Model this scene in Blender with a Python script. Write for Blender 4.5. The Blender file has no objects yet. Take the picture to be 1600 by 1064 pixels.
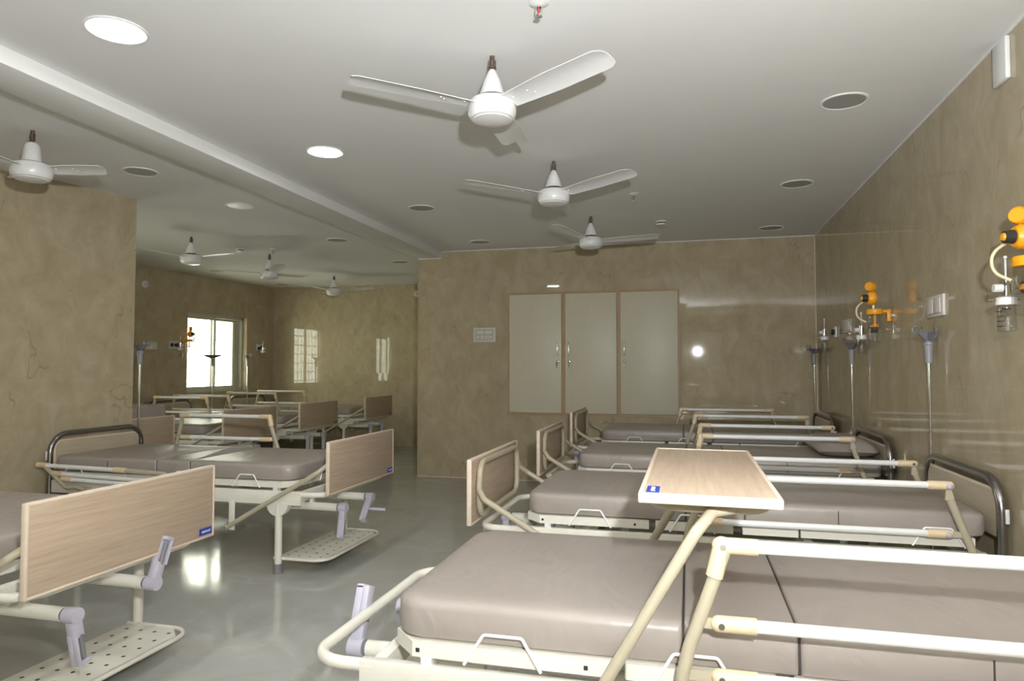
import bpy, bmesh, math, random
from mathutils import Vector, Matrix
random.seed(7)
PI = math.pi
col = bpy.context.scene.collection
H = 2.655            # ceiling height
XR = 1.285           # right wall
YB = 7.65            # back wall

# ------------------------------------------------------------------ materials
def new_mat(name):
    m = bpy.data.materials.new(name); m.use_nodes = True
    nt = m.node_tree; b = nt.nodes['Principled BSDF']
    return m, nt, b
def N(nt, t, **kw):
    n = nt.nodes.new(t)
    for k, v in kw.items(): setattr(n, k, v)
    return n
def lk(nt, a, b): nt.links.new(a, b)
def plain(name, c, rough=.5, metal=0., var=.04, scale=30., bump=0., spec=.5, coat=0.):
    m, nt, b = new_mat(name)
    b.inputs['Roughness'].default_value = rough
    b.inputs['Metallic'].default_value = metal
    b.inputs['Specular IOR Level'].default_value = spec
    if coat: b.inputs['Coat Weight'].default_value = coat
    tc = N(nt, 'ShaderNodeTexCoord'); no = N(nt, 'ShaderNodeTexNoise')
    no.inputs['Scale'].default_value = scale; no.inputs['Detail'].default_value = 3
    lk(nt, tc.outputs['Object'], no.inputs['Vector'])
    r = N(nt, 'ShaderNodeValToRGB')
    r.color_ramp.elements[0].position = .3; r.color_ramp.elements[1].position = .7
    r.color_ramp.elements[0].color = (*[x * (1 - var) for x in c], 1)
    r.color_ramp.elements[1].color = (*[min(1, x * (1 + var)) for x in c], 1)
    lk(nt, no.outputs['Fac'], r.inputs['Fac']); lk(nt, r.outputs['Color'], b.inputs['Base Color'])
    if bump:
        bp = N(nt, 'ShaderNodeBump'); bp.inputs['Strength'].default_value = bump; bp.inputs['Distance'].default_value = .02
        lk(nt, no.outputs['Fac'], bp.inputs['Height']); lk(nt, bp.outputs['Normal'], b.inputs['Normal'])
    return m

def tile_tilt(nt, size, amount, axes):
    """small constant tilt per tile, so that the polished tiles mirror slightly different directions"""
    g = N(nt, 'ShaderNodeNewGeometry')
    dv = N(nt, 'ShaderNodeVectorMath', operation='DIVIDE'); dv.inputs[1].default_value = size
    fl = N(nt, 'ShaderNodeVectorMath', operation='FLOOR')
    wn = N(nt, 'ShaderNodeTexWhiteNoise', noise_dimensions='3D')
    sb = N(nt, 'ShaderNodeVectorMath', operation='SUBTRACT'); sb.inputs[1].default_value = (.5, .5, .5)
    ml = N(nt, 'ShaderNodeVectorMath', operation='MULTIPLY'); ml.inputs[1].default_value = tuple(a * amount for a in axes)
    ad = N(nt, 'ShaderNodeVectorMath', operation='ADD'); nm = N(nt, 'ShaderNodeVectorMath', operation='NORMALIZE')
    off = N(nt, 'ShaderNodeVectorMath', operation='ADD'); off.inputs[1].default_value = (.013, .017, .011)
    lk(nt, g.outputs['Position'], off.inputs[0]); lk(nt, off.outputs[0], dv.inputs[0])
    lk(nt, dv.outputs[0], fl.inputs[0]); lk(nt, fl.outputs[0], wn.inputs['Vector'])
    lk(nt, wn.outputs['Color'], sb.inputs[0]); lk(nt, sb.outputs[0], ml.inputs[0])
    lk(nt, g.outputs['Normal'], ad.inputs[0]); lk(nt, ml.outputs[0], ad.inputs[1]); lk(nt, ad.outputs[0], nm.inputs[0])
    return g, nm

def joint_mask(nt, g, comp, size, width):
    """1 on a thin line every `size` metres along one axis"""
    sp = N(nt, 'ShaderNodeSeparateXYZ'); lk(nt, g.outputs['Position'], sp.inputs[0])
    a = N(nt, 'ShaderNodeMath', operation='ADD'); a.inputs[1].default_value = 100 * size + .013
    md = N(nt, 'ShaderNodeMath', operation='MODULO'); md.inputs[1].default_value = size
    lt = N(nt, 'ShaderNodeMath', operation='LESS_THAN'); lt.inputs[1].default_value = width
    lk(nt, sp.outputs[comp], a.inputs[0]); lk(nt, a.outputs[0], md.inputs[0]); lk(nt, md.outputs[0], lt.inputs[0])
    return lt

def marble(name, base, along):
    m, nt, b = new_mat(name)
    size = (1.2, 1.2, .6)
    g, nm = tile_tilt(nt, size, .008, (1, 1, 1))
    n1 = N(nt, 'ShaderNodeTexNoise'); n1.inputs['Scale'].default_value = 4.6; n1.inputs['Detail'].default_value = 9; n1.inputs['Roughness'].default_value = .68; n1.inputs['Distortion'].default_value = .6
    mp = N(nt, 'ShaderNodeMapping'); mp.inputs['Scale'].default_value = (1.3, 1.3, .9); mp.inputs['Rotation'].default_value = (.5, .4, 0)
    lk(nt, g.outputs['Position'], mp.inputs['Vector']); lk(nt, mp.outputs[0], n1.inputs['Vector'])
    cr = N(nt, 'ShaderNodeValToRGB'); e = cr.color_ramp.elements
    e[0].position = .33; e[1].position = .68
    e[0].color = (base[0] * .88, base[1] * .845, base[2] * .77, 1); e[1].color = (base[0] * 1.1, base[1] * 1.1, base[2] * 1.1, 1)
    lk(nt, n1.outputs['Fac'], cr.inputs['Fac'])
    # thin crack-like veins, present only in patches
    n2 = N(nt, 'ShaderNodeTexNoise'); n2.inputs['Scale'].default_value = .8; n2.inputs['Detail'].default_value = 5; n2.inputs['Roughness'].default_value = .55
    mp2 = N(nt, 'ShaderNodeMapping'); mp2.inputs['Location'].default_value = (3.1, 7.7, 1.3); mp2.inputs['Rotation'].default_value = (.7, -.6, .3); mp2.inputs['Scale'].default_value = (2.6, 2.6, 1.3)
    lk(nt, g.outputs['Position'], mp2.inputs['Vector']); lk(nt, mp2.outputs[0], n2.inputs['Vector'])
    n2.inputs['Detail'].default_value = 3; s = N(nt, 'ShaderNodeMath', operation='SUBTRACT'); s.inputs[1].default_value = .5
    ab = N(nt, 'ShaderNodeMath', operation='ABSOLUTE')
    v = N(nt, 'ShaderNodeMapRange'); v.inputs['From Min'].default_value = 0; v.inputs['From Max'].default_value = .0045; v.inputs['To Min'].default_value = 1; v.inputs['To Max'].default_value = 0
    lk(nt, n2.outputs['Fac'], s.inputs[0]); lk(nt, s.outputs[0], ab.inputs[0]); lk(nt, ab.outputs[0], v.inputs['Value'])
    n3 = N(nt, 'ShaderNodeTexNoise'); n3.inputs['Scale'].default_value = 1.9; n3.inputs['Detail'].default_value = 2
    lk(nt, mp2.outputs[0], n3.inputs['Vector'])
    pm = N(nt, 'ShaderNodeMapRange'); pm.inputs['From Min'].default_value = .50; pm.inputs['From Max'].default_value = .58
    lk(nt, n3.outputs['Fac'], pm.inputs['Value'])
    mu = N(nt, 'ShaderNodeMath', operation='MULTIPLY'); lk(nt, v.outputs[0], mu.inputs[0]); lk(nt, pm.outputs[0], mu.inputs[1])
    mu2 = N(nt, 'ShaderNodeMath', operation='MULTIPLY'); mu2.inputs[1].default_value = .5; lk(nt, mu.outputs[0], mu2.inputs[0])
    mx = N(nt, 'ShaderNodeMixRGB'); mx.inputs['Color2'].default_value = (base[0] * .5, base[1] * .36, base[2] * .26, 1)
    lk(nt, mu2.outputs[0], mx.inputs['Fac']); lk(nt, cr.outputs['Color'], mx.inputs['Color1'])
    # joints
    j1 = joint_mask(nt, g, 'Z', .6, .002); j2 = joint_mask(nt, g, along, 1.2, .002)
    mxx = N(nt, 'ShaderNodeMath', operation='MAXIMUM'); lk(nt, j1.outputs[0], mxx.inputs[0]); lk(nt, j2.outputs[0], mxx.inputs[1])
    jm = N(nt, 'ShaderNodeMath', operation='MULTIPLY'); jm.inputs[1].default_value = .2; lk(nt, mxx.outputs[0], jm.inputs[0])
    mj = N(nt, 'ShaderNodeMixRGB'); mj.inputs['Color2'].default_value = (.7, .62, .5, 1)
    lk(nt, jm.outputs[0], mj.inputs['Fac']); lk(nt, mx.outputs[0], mj.inputs['Color1'])
    lk(nt, mj.outputs[0], b.inputs['Base Color']); lk(nt, nm.outputs[0], b.inputs['Normal'])
    b.inputs['Roughness'].default_value = .03; b.inputs['Specular IOR Level'].default_value = .5
    return m

def floor_mat():
    m, nt, b = new_mat('polished_floor_tile')
    g, nm = tile_tilt(nt, (.8, .8, 1.), .004, (1, 1, 0))
    n1 = N(nt, 'ShaderNodeTexNoise'); n1.inputs['Scale'].default_value = 1.6; n1.inputs['Detail'].default_value = 8; n1.inputs['Roughness'].default_value = .65; n1.inputs['Distortion'].default_value = 1.2
    lk(nt, g.outputs['Position'], n1.inputs['Vector'])
    cr = N(nt, 'ShaderNodeValToRGB'); e = cr.color_ramp.elements
    e[0].position = .32; e[1].position = .7
    e[0].color = (.43, .43, .395, 1); e[1].color = (.52, .52, .485, 1)
    lk(nt, n1.outputs['Fac'], cr.inputs['Fac'])
    n2 = N(nt, 'ShaderNodeTexNoise'); n2.inputs['Scale'].default_value = .9; n2.inputs['Detail'].default_value = 4; n2.inputs['Distortion'].default_value = .5
    lk(nt, g.outputs['Position'], n2.inputs['Vector'])
    s = N(nt, 'ShaderNodeMath', operation='SUBTRACT'); s.inputs[1].default_value = .48
    ab = N(nt, 'ShaderNodeMath', operation='ABSOLUTE')
    v = N(nt, 'ShaderNodeMapRange'); v.inputs['From Max'].default_value = .004; v.inputs['To Min'].default_value = .14; v.inputs['To Max'].default_value = 0
    lk(nt, n2.outputs['Fac'], s.inputs[0]); lk(nt, s.outputs[0], ab.inputs[0]); lk(nt, ab.outputs[0], v.inputs['Value'])
    mx = N(nt, 'ShaderNodeMixRGB'); mx.inputs['Color2'].default_value = (.75, .75, .72, 1)
    lk(nt, v.outputs[0], mx.inputs['Fac']); lk(nt, cr.outputs['Color'], mx.inputs['Color1'])
    j1 = joint_mask(nt, g, 'X', .8, .002); j2 = joint_mask(nt, g, 'Y', .8, .002)
    mxx = N(nt, 'ShaderNodeMath', operation='MAXIMUM'); lk(nt, j1.outputs[0], mxx.inputs[0]); lk(nt, j2.outputs[0], mxx.inputs[1])
    jm = N(nt, 'ShaderNodeMath', operation='MULTIPLY'); jm.inputs[1].default_value = .3; lk(nt, mxx.outputs[0], jm.inputs[0])
    mj = N(nt, 'ShaderNodeMixRGB'); mj.inputs['Color2'].default_value = (.25, .25, .22, 1)
    lk(nt, jm.outputs[0], mj.inputs['Fac']); lk(nt, mx.outputs[0], mj.inputs['Color1'])
    lk(nt, mj.outputs[0], b.inputs['Base Color']); lk(nt, nm.outputs[0], b.inputs['Normal'])
    b.inputs['Roughness'].default_value = .1
    return m

def wood(name, c1, c2, axis='Y', rough=.4):
    m, nt, b = new_mat(name)
    tc = N(nt, 'ShaderNodeTexCoord'); mp = N(nt, 'ShaderNodeMapping')
    sc = {'X': (1.2, 26, 26), 'Y': (26, 1.2, 26), 'Z': (26, 26, 1.2)}[axis]
    mp.inputs['Scale'].default_value = sc
    n1 = N(nt, 'ShaderNodeTexNoise'); n1.inputs['Scale'].default_value = 3.; n1.inputs['Detail'].default_value = 6; n1.inputs['Roughness'].default_value = .6; n1.inputs['Distortion'].default_value = .35
    lk(nt, tc.outputs['Object'], mp.inputs['Vector']); lk(nt, mp.outputs[0], n1.inputs['Vector'])
    cr = N(nt, 'ShaderNodeValToRGB'); e = cr.color_ramp.elements
    e[0].position = .3; e[1].position = .66; e[0].color = (*c1, 1); e[1].color = (*c2, 1)
    lk(nt, n1.outputs['Fac'], cr.inputs['Fac']); lk(nt, cr.outputs['Color'], b.inputs['Base Color'])
    b.inputs['Roughness'].default_value = rough
    return m

def vinyl():
    m, nt, b = new_mat('taupe_vinyl')
    tc = N(nt, 'ShaderNodeTexCoord')
    n1 = N(nt, 'ShaderNodeTexNoise'); n1.inputs['Scale'].default_value = 2.5; n1.inputs['Detail'].default_value = 4
    n2 = N(nt, 'ShaderNodeTexNoise'); n2.inputs['Scale'].default_value = 5.; n2.inputs['Detail'].default_value = 2; n2.inputs['Distortion'].default_value = 1.2
    mp = N(nt, 'ShaderNodeMapping'); mp.inputs['Scale'].default_value = (1.6, .7, 1.2); mp.inputs['Rotation'].default_value = (.2, .5, .2)
    lk(nt, tc.outputs['Object'], n1.inputs['Vector']); lk(nt, tc.outputs['Object'], mp.inputs['Vector']); lk(nt, mp.outputs[0], n2.inputs['Vector'])
    cr = N(nt, 'ShaderNodeValToRGB'); e = cr.color_ramp.elements
    e[0].position = .3; e[1].position = .7; e[0].color = (.335, .293, .256, 1); e[1].color = (.362, .318, .28, 1)
    lk(nt, n1.outputs['Fac'], cr.inputs['Fac']); lk(nt, cr.outputs['Color'], b.inputs['Base Color'])
    bp = N(nt, 'ShaderNodeBump'); bp.inputs['Strength'].default_value = .28; bp.inputs['Distance'].default_value = .025
    lk(nt, n2.outputs['Fac'], bp.inputs['Height']); lk(nt, bp.outputs['Normal'], b.inputs['Normal'])
    b.inputs['Roughness'].default_value = .38
    return m

def perforated(name, c):
    m, nt, b = new_mat(name)
    tc = N(nt, 'ShaderNodeTexCoord'); sp = N(nt, 'ShaderNodeSeparateXYZ'); lk(nt, tc.outputs['Object'], sp.inputs[0])
    sq = []
    for k, (off, st) in {'X': (.115, .075), 'Y': (0., .085)}.items():
        a = N(nt, 'ShaderNodeMath', operation='SUBTRACT'); a.inputs[1].default_value = off - st * 20.5
        md = N(nt, 'ShaderNodeMath', operation='MODULO'); md.inputs[1].default_value = st
        c0 = N(nt, 'ShaderNodeMath', operation='SUBTRACT'); c0.inputs[1].default_value = st / 2
        p = N(nt, 'ShaderNodeMath', operation='POWER'); p.inputs[1].default_value = 2
        ab = N(nt, 'ShaderNodeMath', operation='ABSOLUTE')
        lk(nt, sp.outputs[k], a.inputs[0]); lk(nt, a.outputs[0], md.inputs[0]); lk(nt, md.outputs[0], c0.inputs[0]); lk(nt, c0.outputs[0], ab.inputs[0]); lk(nt, ab.outputs[0], p.inputs[0]); sq.append(p)
    ad = N(nt, 'ShaderNodeMath', operation='ADD'); lk(nt, sq[0].outputs[0], ad.inputs[0]); lk(nt, sq[1].outputs[0], ad.inputs[1])
    lt = N(nt, 'ShaderNodeMath', operation='LESS_THAN'); lt.inputs[1].default_value = .0085 ** 2; lk(nt, ad.outputs[0], lt.inputs[0])
    mx = N(nt, 'ShaderNodeMixRGB'); mx.inputs['Color1'].default_value = (*c, 1); mx.inputs['Color2'].default_value = (.03, .03, .03, 1)
    lk(nt, lt.outputs[0], mx.inputs['Fac']); lk(nt, mx.outputs[0], b.inputs['Base Color']); b.inputs['Roughness'].default_value = .32
    return m

def emit(name, c, s):
    m, nt, b = new_mat(name)
    b.inputs['Base Color'].default_value = (.9, .9, .9, 1)
    b.inputs['Emission Color'].default_value = (*c, 1); b.inputs['Emission Strength'].default_value = s
    return m

def pane(name, tint=(.96, .98, .96)):
    m, nt, b = new_mat(name)
    nt.nodes.remove(b); out = nt.nodes['Material Output']
    t = N(nt, 'ShaderNodeBsdfTransparent'); t.inputs['Color'].default_value = (*tint, 1)
    gl = N(nt, 'ShaderNodeBsdfGlossy'); gl.inputs['Roughness'].default_value = .02
    lw = N(nt, 'ShaderNodeLayerWeight'); lw.inputs['Blend'].default_value = .5
    pw = N(nt, 'ShaderNodeMath', operation='POWER'); pw.inputs[1].default_value = 4.
    fr = N(nt, 'ShaderNodeMapRange'); fr.inputs['To Min'].default_value = .07; fr.inputs['To Max'].default_value = .55
    lk(nt, lw.outputs['Facing'], pw.inputs[0]); lk(nt, pw.outputs[0], fr.inputs['Value'])
    mx = N(nt, 'ShaderNodeMixShader')
    lk(nt, fr.outputs[0], mx.inputs[0]); lk(nt, t.outputs[0], mx.inputs[1]); lk(nt, gl.outputs[0], mx.inputs[2]); lk(nt, mx.outputs[0], out.inputs['Surface'])
    return m

M = dict(
    wall_x=marble('beige_marble_tile_side', (.450, .386, .268), 'Y'),
    wall_y=marble('beige_marble_tile_end', (.450, .386, .268), 'X'),
    floor=floor_mat(),
    ceil=plain('white_ceiling_paint', (.80, .80, .785), .8, var=.01, scale=3),
    cream=plain('cream_powder_coat', (.78, .75, .65), .32, var=.015),
    perforated=perforated('perforated_cream_sheet', (.78, .75, .65)),
    beige=plain('beige_powder_coat', (.47, .42, .30), .38, var=.02),
    collar=plain('cream_plastic', (.78, .62, .40), .4, var=.02),
    bar=plain('white_rail_enamel', (.86, .86, .83), .25, var=.01),
    steel=plain('dark_stainless_steel', (.33, .32, .32), .22, metal=1., var=.03),
    chrome=plain('polished_chrome', (.75, .75, .75), .12, metal=1., var=.02),
    rust=plain('rusty_dark_rod', (.16, .12, .10), .6, metal=.6, var=.5, scale=60),
    rubber=plain('grey_rubber', (.22, .21, .22), .6),
    crank=plain('lilac_grey_plastic', (.52, .50, .58), .35, var=.02),
    crank_dark=plain('dark_grey_plastic', (.16, .16, .18), .4),
    vinyl=vinyl(),
    seam=plain('dark_seam_thread', (.05, .045, .04), .7),
    oak=wood('pale_oak_laminate', (.42, .318, .222), (.535, .42, .312)),
    oak_head=wood('headboard_laminate', (.44, .37, .26), (.52, .45, .33)),
    edge=plain('pale_edge_band', (.72, .60, .47), .4),
    blue=plain('blue_sticker', (.03, .06, .42), .4),
    white=plain('white_plastic', (.74, .74, .72), .3, var=.01),
    switch=plain('off_white_switch_plastic', (.66, .63, .56), .35, var=.01),
    line=plain('dark_print', (.03, .03, .03), .5),
    black=plain('black_plastic', (.02, .02, .02), .4),
    yellow=plain('orange_yellow_plastic', (.85, .36, .01), .35, var=.02),
    hose=plain('cream_hose', (.66, .58, .38), .4),
    fan=plain('white_fan_enamel', (.76, .76, .75), .28, var=.01),
    disc=plain('unlit_diffuser', (.38, .37, .345), .55, var=.02),
    dim=plain('painted_glow_diffuser', (.85, .85, .78), .35, var=.02),  # pale colour stands in for the weak glow of one light
    lit=emit('lit_diffuser', (.97, .99, 1.), 65.),
    cab=wood('cream_cabinet_laminate', (.58, .545, .41), (.61, .575, .44), 'Z', .42),
    cab_frame=wood('teak_edge_wood', (.36, .23, .12), (.47, .31, .17), 'Z', .5),
    alu=plain('beige_window_aluminium', (.50, .49, .40), .4, var=.02),
    glass=pane('window_glass'),
    clear=pane('clear_plastic', (.95, .955, .955)),
    grille=plain('pale_window_grille', (.55, .55, .52), .5),
    grey=plain('mid_grey_plastic', (.30, .30, .32), .45),
    bulb=plain('red_glass_bulb', (.6, .03, .06), .15),
    door=plain('pale_door_paint', (.72, .68, .66), .35, var=.01),
    dark=plain('dark_interior', (.10, .09, .08), .7),
)

# ------------------------------------------------------------------ mesh helpers
def rot_to(d):
    d = Vector(d).normalized()
    return d.to_track_quat('Z', 'Y').to_matrix().to_4x4()
class MB:
    def __init__(s): s.bm = bmesh.new()
    def box(s, x0, x1, y0, y1, z0, z1, bev=0., seg=2, mat=None):
        r = bmesh.ops.create_cube(s.bm, size=1.)
        vs = r['verts']
        T = Matrix.Translation(((x0 + x1) / 2, (y0 + y1) / 2, (z0 + z1) / 2)) @ Matrix.Diagonal((abs(x1 - x0), abs(y1 - y0), abs(z1 - z0), 1))
        bmesh.ops.transform(s.bm, matrix=T, verts=vs)
        if bev:
            es = list({e for v in vs for e in v.link_edges})
            r2 = bmesh.ops.bevel(s.bm, geom=es, offset=bev, segments=seg, affect='EDGES', profile=.5)
            vs = list({v for f in r2['faces'] for v in f.verts} | {v for v in vs if v.is_valid})
        if mat is not None: bmesh.ops.transform(s.bm, matrix=mat, verts=[v for v in vs if v.is_valid])
        return s
    def cyl(s, p0, p1, r0, r1=None, seg=20, cap=True):
        r1 = r0 if r1 is None else r1
        p0 = Vector(p0); p1 = Vector(p1); d = p1 - p0
        T = Matrix.Translation((p0 + p1) / 2) @ rot_to(d)
        bmesh.ops.create_cone(s.bm, cap_ends=cap, cap_tris=False, segments=seg, radius1=r0, radius2=r1, depth=d.length, matrix=T)
        return s
    def sphere(s, c, r, sc=(1, 1, 1), seg=16):
        T = Matrix.Translation(c) @ Matrix.Diagonal((*sc, 1))
        bmesh.ops.create_uvsphere(s.bm, u_segments=seg, v_segments=seg // 2 + 2, radius=r, matrix=T)
        return s
    def lathe(s, prof, c=(0, 0, 0), axis=(0, 0, 1), seg=28):
        """prof: list of (radius, height)"""
        T = Matrix.Translation(c) @ rot_to(axis)
        rings = []
        for r, z in prof:
            if r < 1e-6: rings.append([s.bm.verts.new(T @ Vector((0, 0, z)))])
            else: rings.append([s.bm.verts.new(T @ Vector((r * math.cos(2 * PI * i / seg), r * math.sin(2 * PI * i / seg), z))) for i in range(seg)])
        for a, b in zip(rings[:-1], rings[1:]):
            for i in range(seg):
                j = (i + 1) % seg
                if len(a) == 1 and len(b) == 1: continue
                if len(a) == 1: s.bm.faces.new((a[0], b[j], b[i]))
                elif len(b) == 1: s.bm.faces.new((a[i], a[j], b[0]))
                else: s.bm.faces.new((a[i], a[j], b[j], b[i]))
        return s
    def tube(s, pts, r, fil=0., seg=14, closed=False, fs=6):
        P = [Vector(p) for p in pts]; path = []
        n = len(P)
        fl = fil if isinstance(fil, (list, tuple)) else [fil] * n
        for i, p in enumerate(P):
            if (i in (0, n - 1) and not closed) or fl[i] <= 0: path.append(p); continue
            a = P[i - 1]; b = P[(i + 1) % n]
            u = (a - p); v = (b - p); lu, lv = u.length, v.length; u.normalize(); v.normalize()
            ang = u.angle(v)
            if ang > PI - .02: path.append(p); continue
            t = min(fl[i] / math.tan(ang / 2), lu * .49, lv * .49); R = t * math.tan(ang / 2)
            c = p + (u + v).normalized() * (R / math.sin(ang / 2))
            A = p + u * t - c; B = p + v * t - c
            tot = A.angle(B); ax = A.cross(B).normalized()
            for k in range(fs + 1): path.append(c + Matrix.Rotation(tot * k / fs, 3, ax) @ A)
        m = len(path)
        tan = []
        for i in range(m):
            if closed: t = path[(i + 1) % m] - path[i - 1]
            elif i == 0: t = path[1] - path[0]
            elif i == m - 1: t = path[-1] - path[-2]
            else: t = (path[i + 1] - path[i]).normalized() + (path[i] - path[i - 1]).normalized()
            tan.append(t.normalized())
        up = Vector((0, 0, 1)) if abs(tan[0].z) < .9 else Vector((0, 1, 0))
        nrm = (up - tan[0] * up.dot(tan[0])).normalized(); rings = []
        for i in range(m):
            if i:
                q = tan[i - 1].rotation_difference(tan[i]); nrm = q @ nrm
                nrm = (nrm - tan[i] * nrm.dot(tan[i])).normalized()
            bn = tan[i].cross(nrm)
            rings.append([s.bm.verts.new(path[i] + (nrm * math.cos(2 * PI * k / seg) + bn * math.sin(2 * PI * k / seg)) * r) for k in range(seg)])
        for i in range(m if closed else m - 1):
            a = rings[i]; b = rings[(i + 1) % m]
            for k in range(seg):
                j = (k + 1) % seg
                s.bm.faces.new((a[k], a[j], b[j], b[k]))
        if not closed: s.bm.faces.new(rings[0][::-1]); s.bm.faces.new(rings[-1])
        return s
    def prism(s, outline, f, h0, h1):
        """outline: list of 2D pts; f(u,v,h)->3D"""
        a = [s.bm.verts.new(f(u, v, h0)) for u, v in outline]; b = [s.bm.verts.new(f(u, v, h1)) for u, v in outline]
        n = len(outline)
        s.bm.faces.new(a[::-1]); s.bm.faces.new(b)
        for i in range(n):
            j = (i + 1) % n; s.bm.faces.new((a[i], a[j], b[j], b[i]))
        return s
    def loft(s, rings):
        R = [[s.bm.verts.new(p) for p in ring] for ring in rings]
        n = len(R[0])
        for a, b in zip(R[:-1], R[1:]):
            for i in range(n):
                j = (i + 1) % n; s.bm.faces.new((a[i], a[j], b[j], b[i]))
        s.bm.faces.new(R[0][::-1]); s.bm.faces.new(R[-1])
        return s
    def mesh(s, name):
        bmesh.ops.recalc_face_normals(s.bm, faces=s.bm.faces)
        me = bpy.data.meshes.new(name); s.bm.to_mesh(me); s.bm.free()
        me.polygons.foreach_set('use_smooth', [True] * len(me.polygons))
        me.set_sharp_from_angle(angle=math.radians(38))
        return me
cache = {}
def obj(name, fn, mat, parent=None, key=None):
    """fn(MB) fills the mesh; key shares mesh data between repeats"""
    k = (key, mat) if key else None
    if k and k in cache: me = cache[k]
    else:
        b = MB(); fn(b); me = b.mesh(name); me.materials.append(M[mat])
        if k: cache[k] = me
    o = bpy.data.objects.new(name, me); col.objects.link(o)
    if parent: o.parent = parent
    return o
def thing(name, label, cat, loc=(0, 0, 0), rz=0., group=None):
    o = bpy.data.objects.new(name, None); o.empty_display_size = .1; col.objects.link(o)
    o.location = loc; o.rotation_euler = (0, 0, rz)
    o['label'] = label; o['category'] = cat
    if group: o['group'] = group
    return o
def struct(o, label=None):
    o['kind'] = 'structure'
    if label: o['label'] = label
    return o
def rrect(x0, x1, y0, y1, r, seg=6):
    """rounded rectangle outline, r = (x0y0, x1y0, x1y1, x0y1)"""
    if not isinstance(r, (tuple, list)): r = (r,) * 4
    out = []
    for (cx, cy, a0), rr in zip(((x0, y0, PI), (x1, y0, 1.5 * PI), (x1, y1, 0), (x0, y1, .5 * PI)), r):
        sx = 1 if cx == x0 else -1; sy = 1 if cy == y0 else -1
        c = (cx + sx * rr, cy + sy * rr)
        for k in range(seg + 1):
            a = a0 + .5 * PI * k / seg
            out.append((c[0] + rr * math.cos(a), c[1] + rr * math.sin(a)))
    return out

# ------------------------------------------------------------------ the room
WL0 = Vector((-4.345, 4.632)); WLd = Vector((-.2299, -.9732))        # slanted partition on the left
FL0 = Vector((-6.947, 10.491)); FL1 = Vector((-7.065, 7.599)); FLd = (FL1 - FL0).normalized()
YR = -2.3
struct(obj('floor', lambda b: b.box(-9.5, 2., YR - .2, 11.2, -.1, 0), 'floor'))
struct(obj('ceiling', lambda b: b.box(-9.5, 2., YR - .2, 11.2, H, H + .1), 'ceil'))
struct(obj('wall_right', lambda b: b.box(XR, XR + .2, YR - .2, 10.9, 0, H), 'wall_x'))
struct(obj('wall_back', lambda b: b.box(-3.115, XR, YB, YB + .2, 0, H), 'wall_y'))
struct(obj('wall_annex_right', lambda b: b.box(-3.115, -2.915, YB + .2, 10.75, 0, H), 'wall_x'))
def wl(b):
    e = WL0 + WLd * 7.2; n = Vector((-.9732, .2299)) * .22
    b.prism([tuple(WL0), tuple(e), tuple(e + n), tuple(WL0 + n)], lambda u, v, h: (u, v, h), 0, H)
struct(obj('wall_left', wl, 'wall_x'))
def wfb(b):
    p = FL0; q = Vector((-2.9, 10.511)); t = Vector((0, .2)); a = p + Vector((-.3, -.0015))
    b.prism([tuple(a), tuple(q), tuple(q + t), tuple(a + t)], lambda u, v, h: (u, v, h), 0, H)
struct(obj('wall_far_back', wfb, 'wall_y'))
# annex left wall with two window openings; s runs from the far corner towards the camera side
WINS = [(.70, 2.01), (4.65, 5.8)]
WZ0, WZ1 = .915, 2.09
nL = Vector((FLd.y, -FLd.x))
if nL.x > 0: nL = -nL                                               # outwards
def fl(s, o, z):
    p = FL0 + FLd * s + nL * o
    return (p.x, p.y, z)
def wfl(b):
    segs = [(-.3, WINS[0][0], 0, H), (WINS[0][1], WINS[1][0], 0, H), (WINS[1][1], 9.5, 0, H)]
    for a, c in WINS: segs += [(a, c, 0, WZ0), (a, c, WZ1, H)]
    for a, c, z0, z1 in segs:
        b.prism([(a, 0), (c, 0), (c, .22), (a, .22)], lambda u, v, h: fl(u, v, h), z0, z1)
struct(obj('wall_far_left', wfl, 'wall_x'))
# rear wall behind the camera, with a doorway
def wrear(b):
    for x0, x1, z0, z1 in ((-9, -.12, 0, H), (1.25, XR, 0, H), (-.12, 1.25, 2.12, H)): b.box(x0, x1, YR - .2, YR, z0, z1)
struct(obj('wall_rear', wrear, 'wall_y'))
struct(obj('wall_corridor', lambda b: b.box(-.6, 1.6, YR - 1.6, YR - 1.5, 0, H), 'dark'))
d1 = struct(obj('door_1', lambda b: (b.box(-.12, -.06, YR - .2, YR + .02, 0, 2.12), b.box(1.19, 1.25, YR - .2, YR + .02, 0, 2.12), b.box(-.12, 1.25, YR - .2, YR + .02, 2.06, 2.12)), 'door'))
obj('door_leaf', lambda b: b.box(.78, 1.18, YR - .12, YR - .08, .01, 2.05, .004), 'door', d1)
obj('door_handle', lambda b: b.tube([(.85, YR - .08, .95), (.85, YR - .03, .95), (.85, YR - .03, 1.2), (.85, YR - .08, 1.2)], .01, .02), 'chrome', d1)
# ceiling beam
struct(obj('ceiling_beam', lambda b: b.box(-3.11, -2.826, YR, YB + .02, 2.58, H + .01, .003), 'ceil'))
# thin pale trims
struct(obj('trim_1', lambda b: b.box(XR - .008, XR, YR, YB, H - .008, H), 'ceil'))
struct(obj('trim_2', lambda b: b.box(-2.826, XR, YB - .006, YB, H - .008, H), 'ceil'))
struct(obj('trim_3', lambda b: (b.box(-3.115, -2.826, YB - .006, YB, 2.572, 2.58), b.box(-2.832, -2.824, YB - .006, YB, 2.575, H)), 'ceil'))
struct(obj('trim_4', lambda b: b.box(XR - .006, XR, YB - .006, YB, 0, H), 'edge'))
struct(obj('baseboard_back', lambda b: b.box(-3.117, XR, YB - .004, YB, 0, .008), 'edge'))

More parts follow.
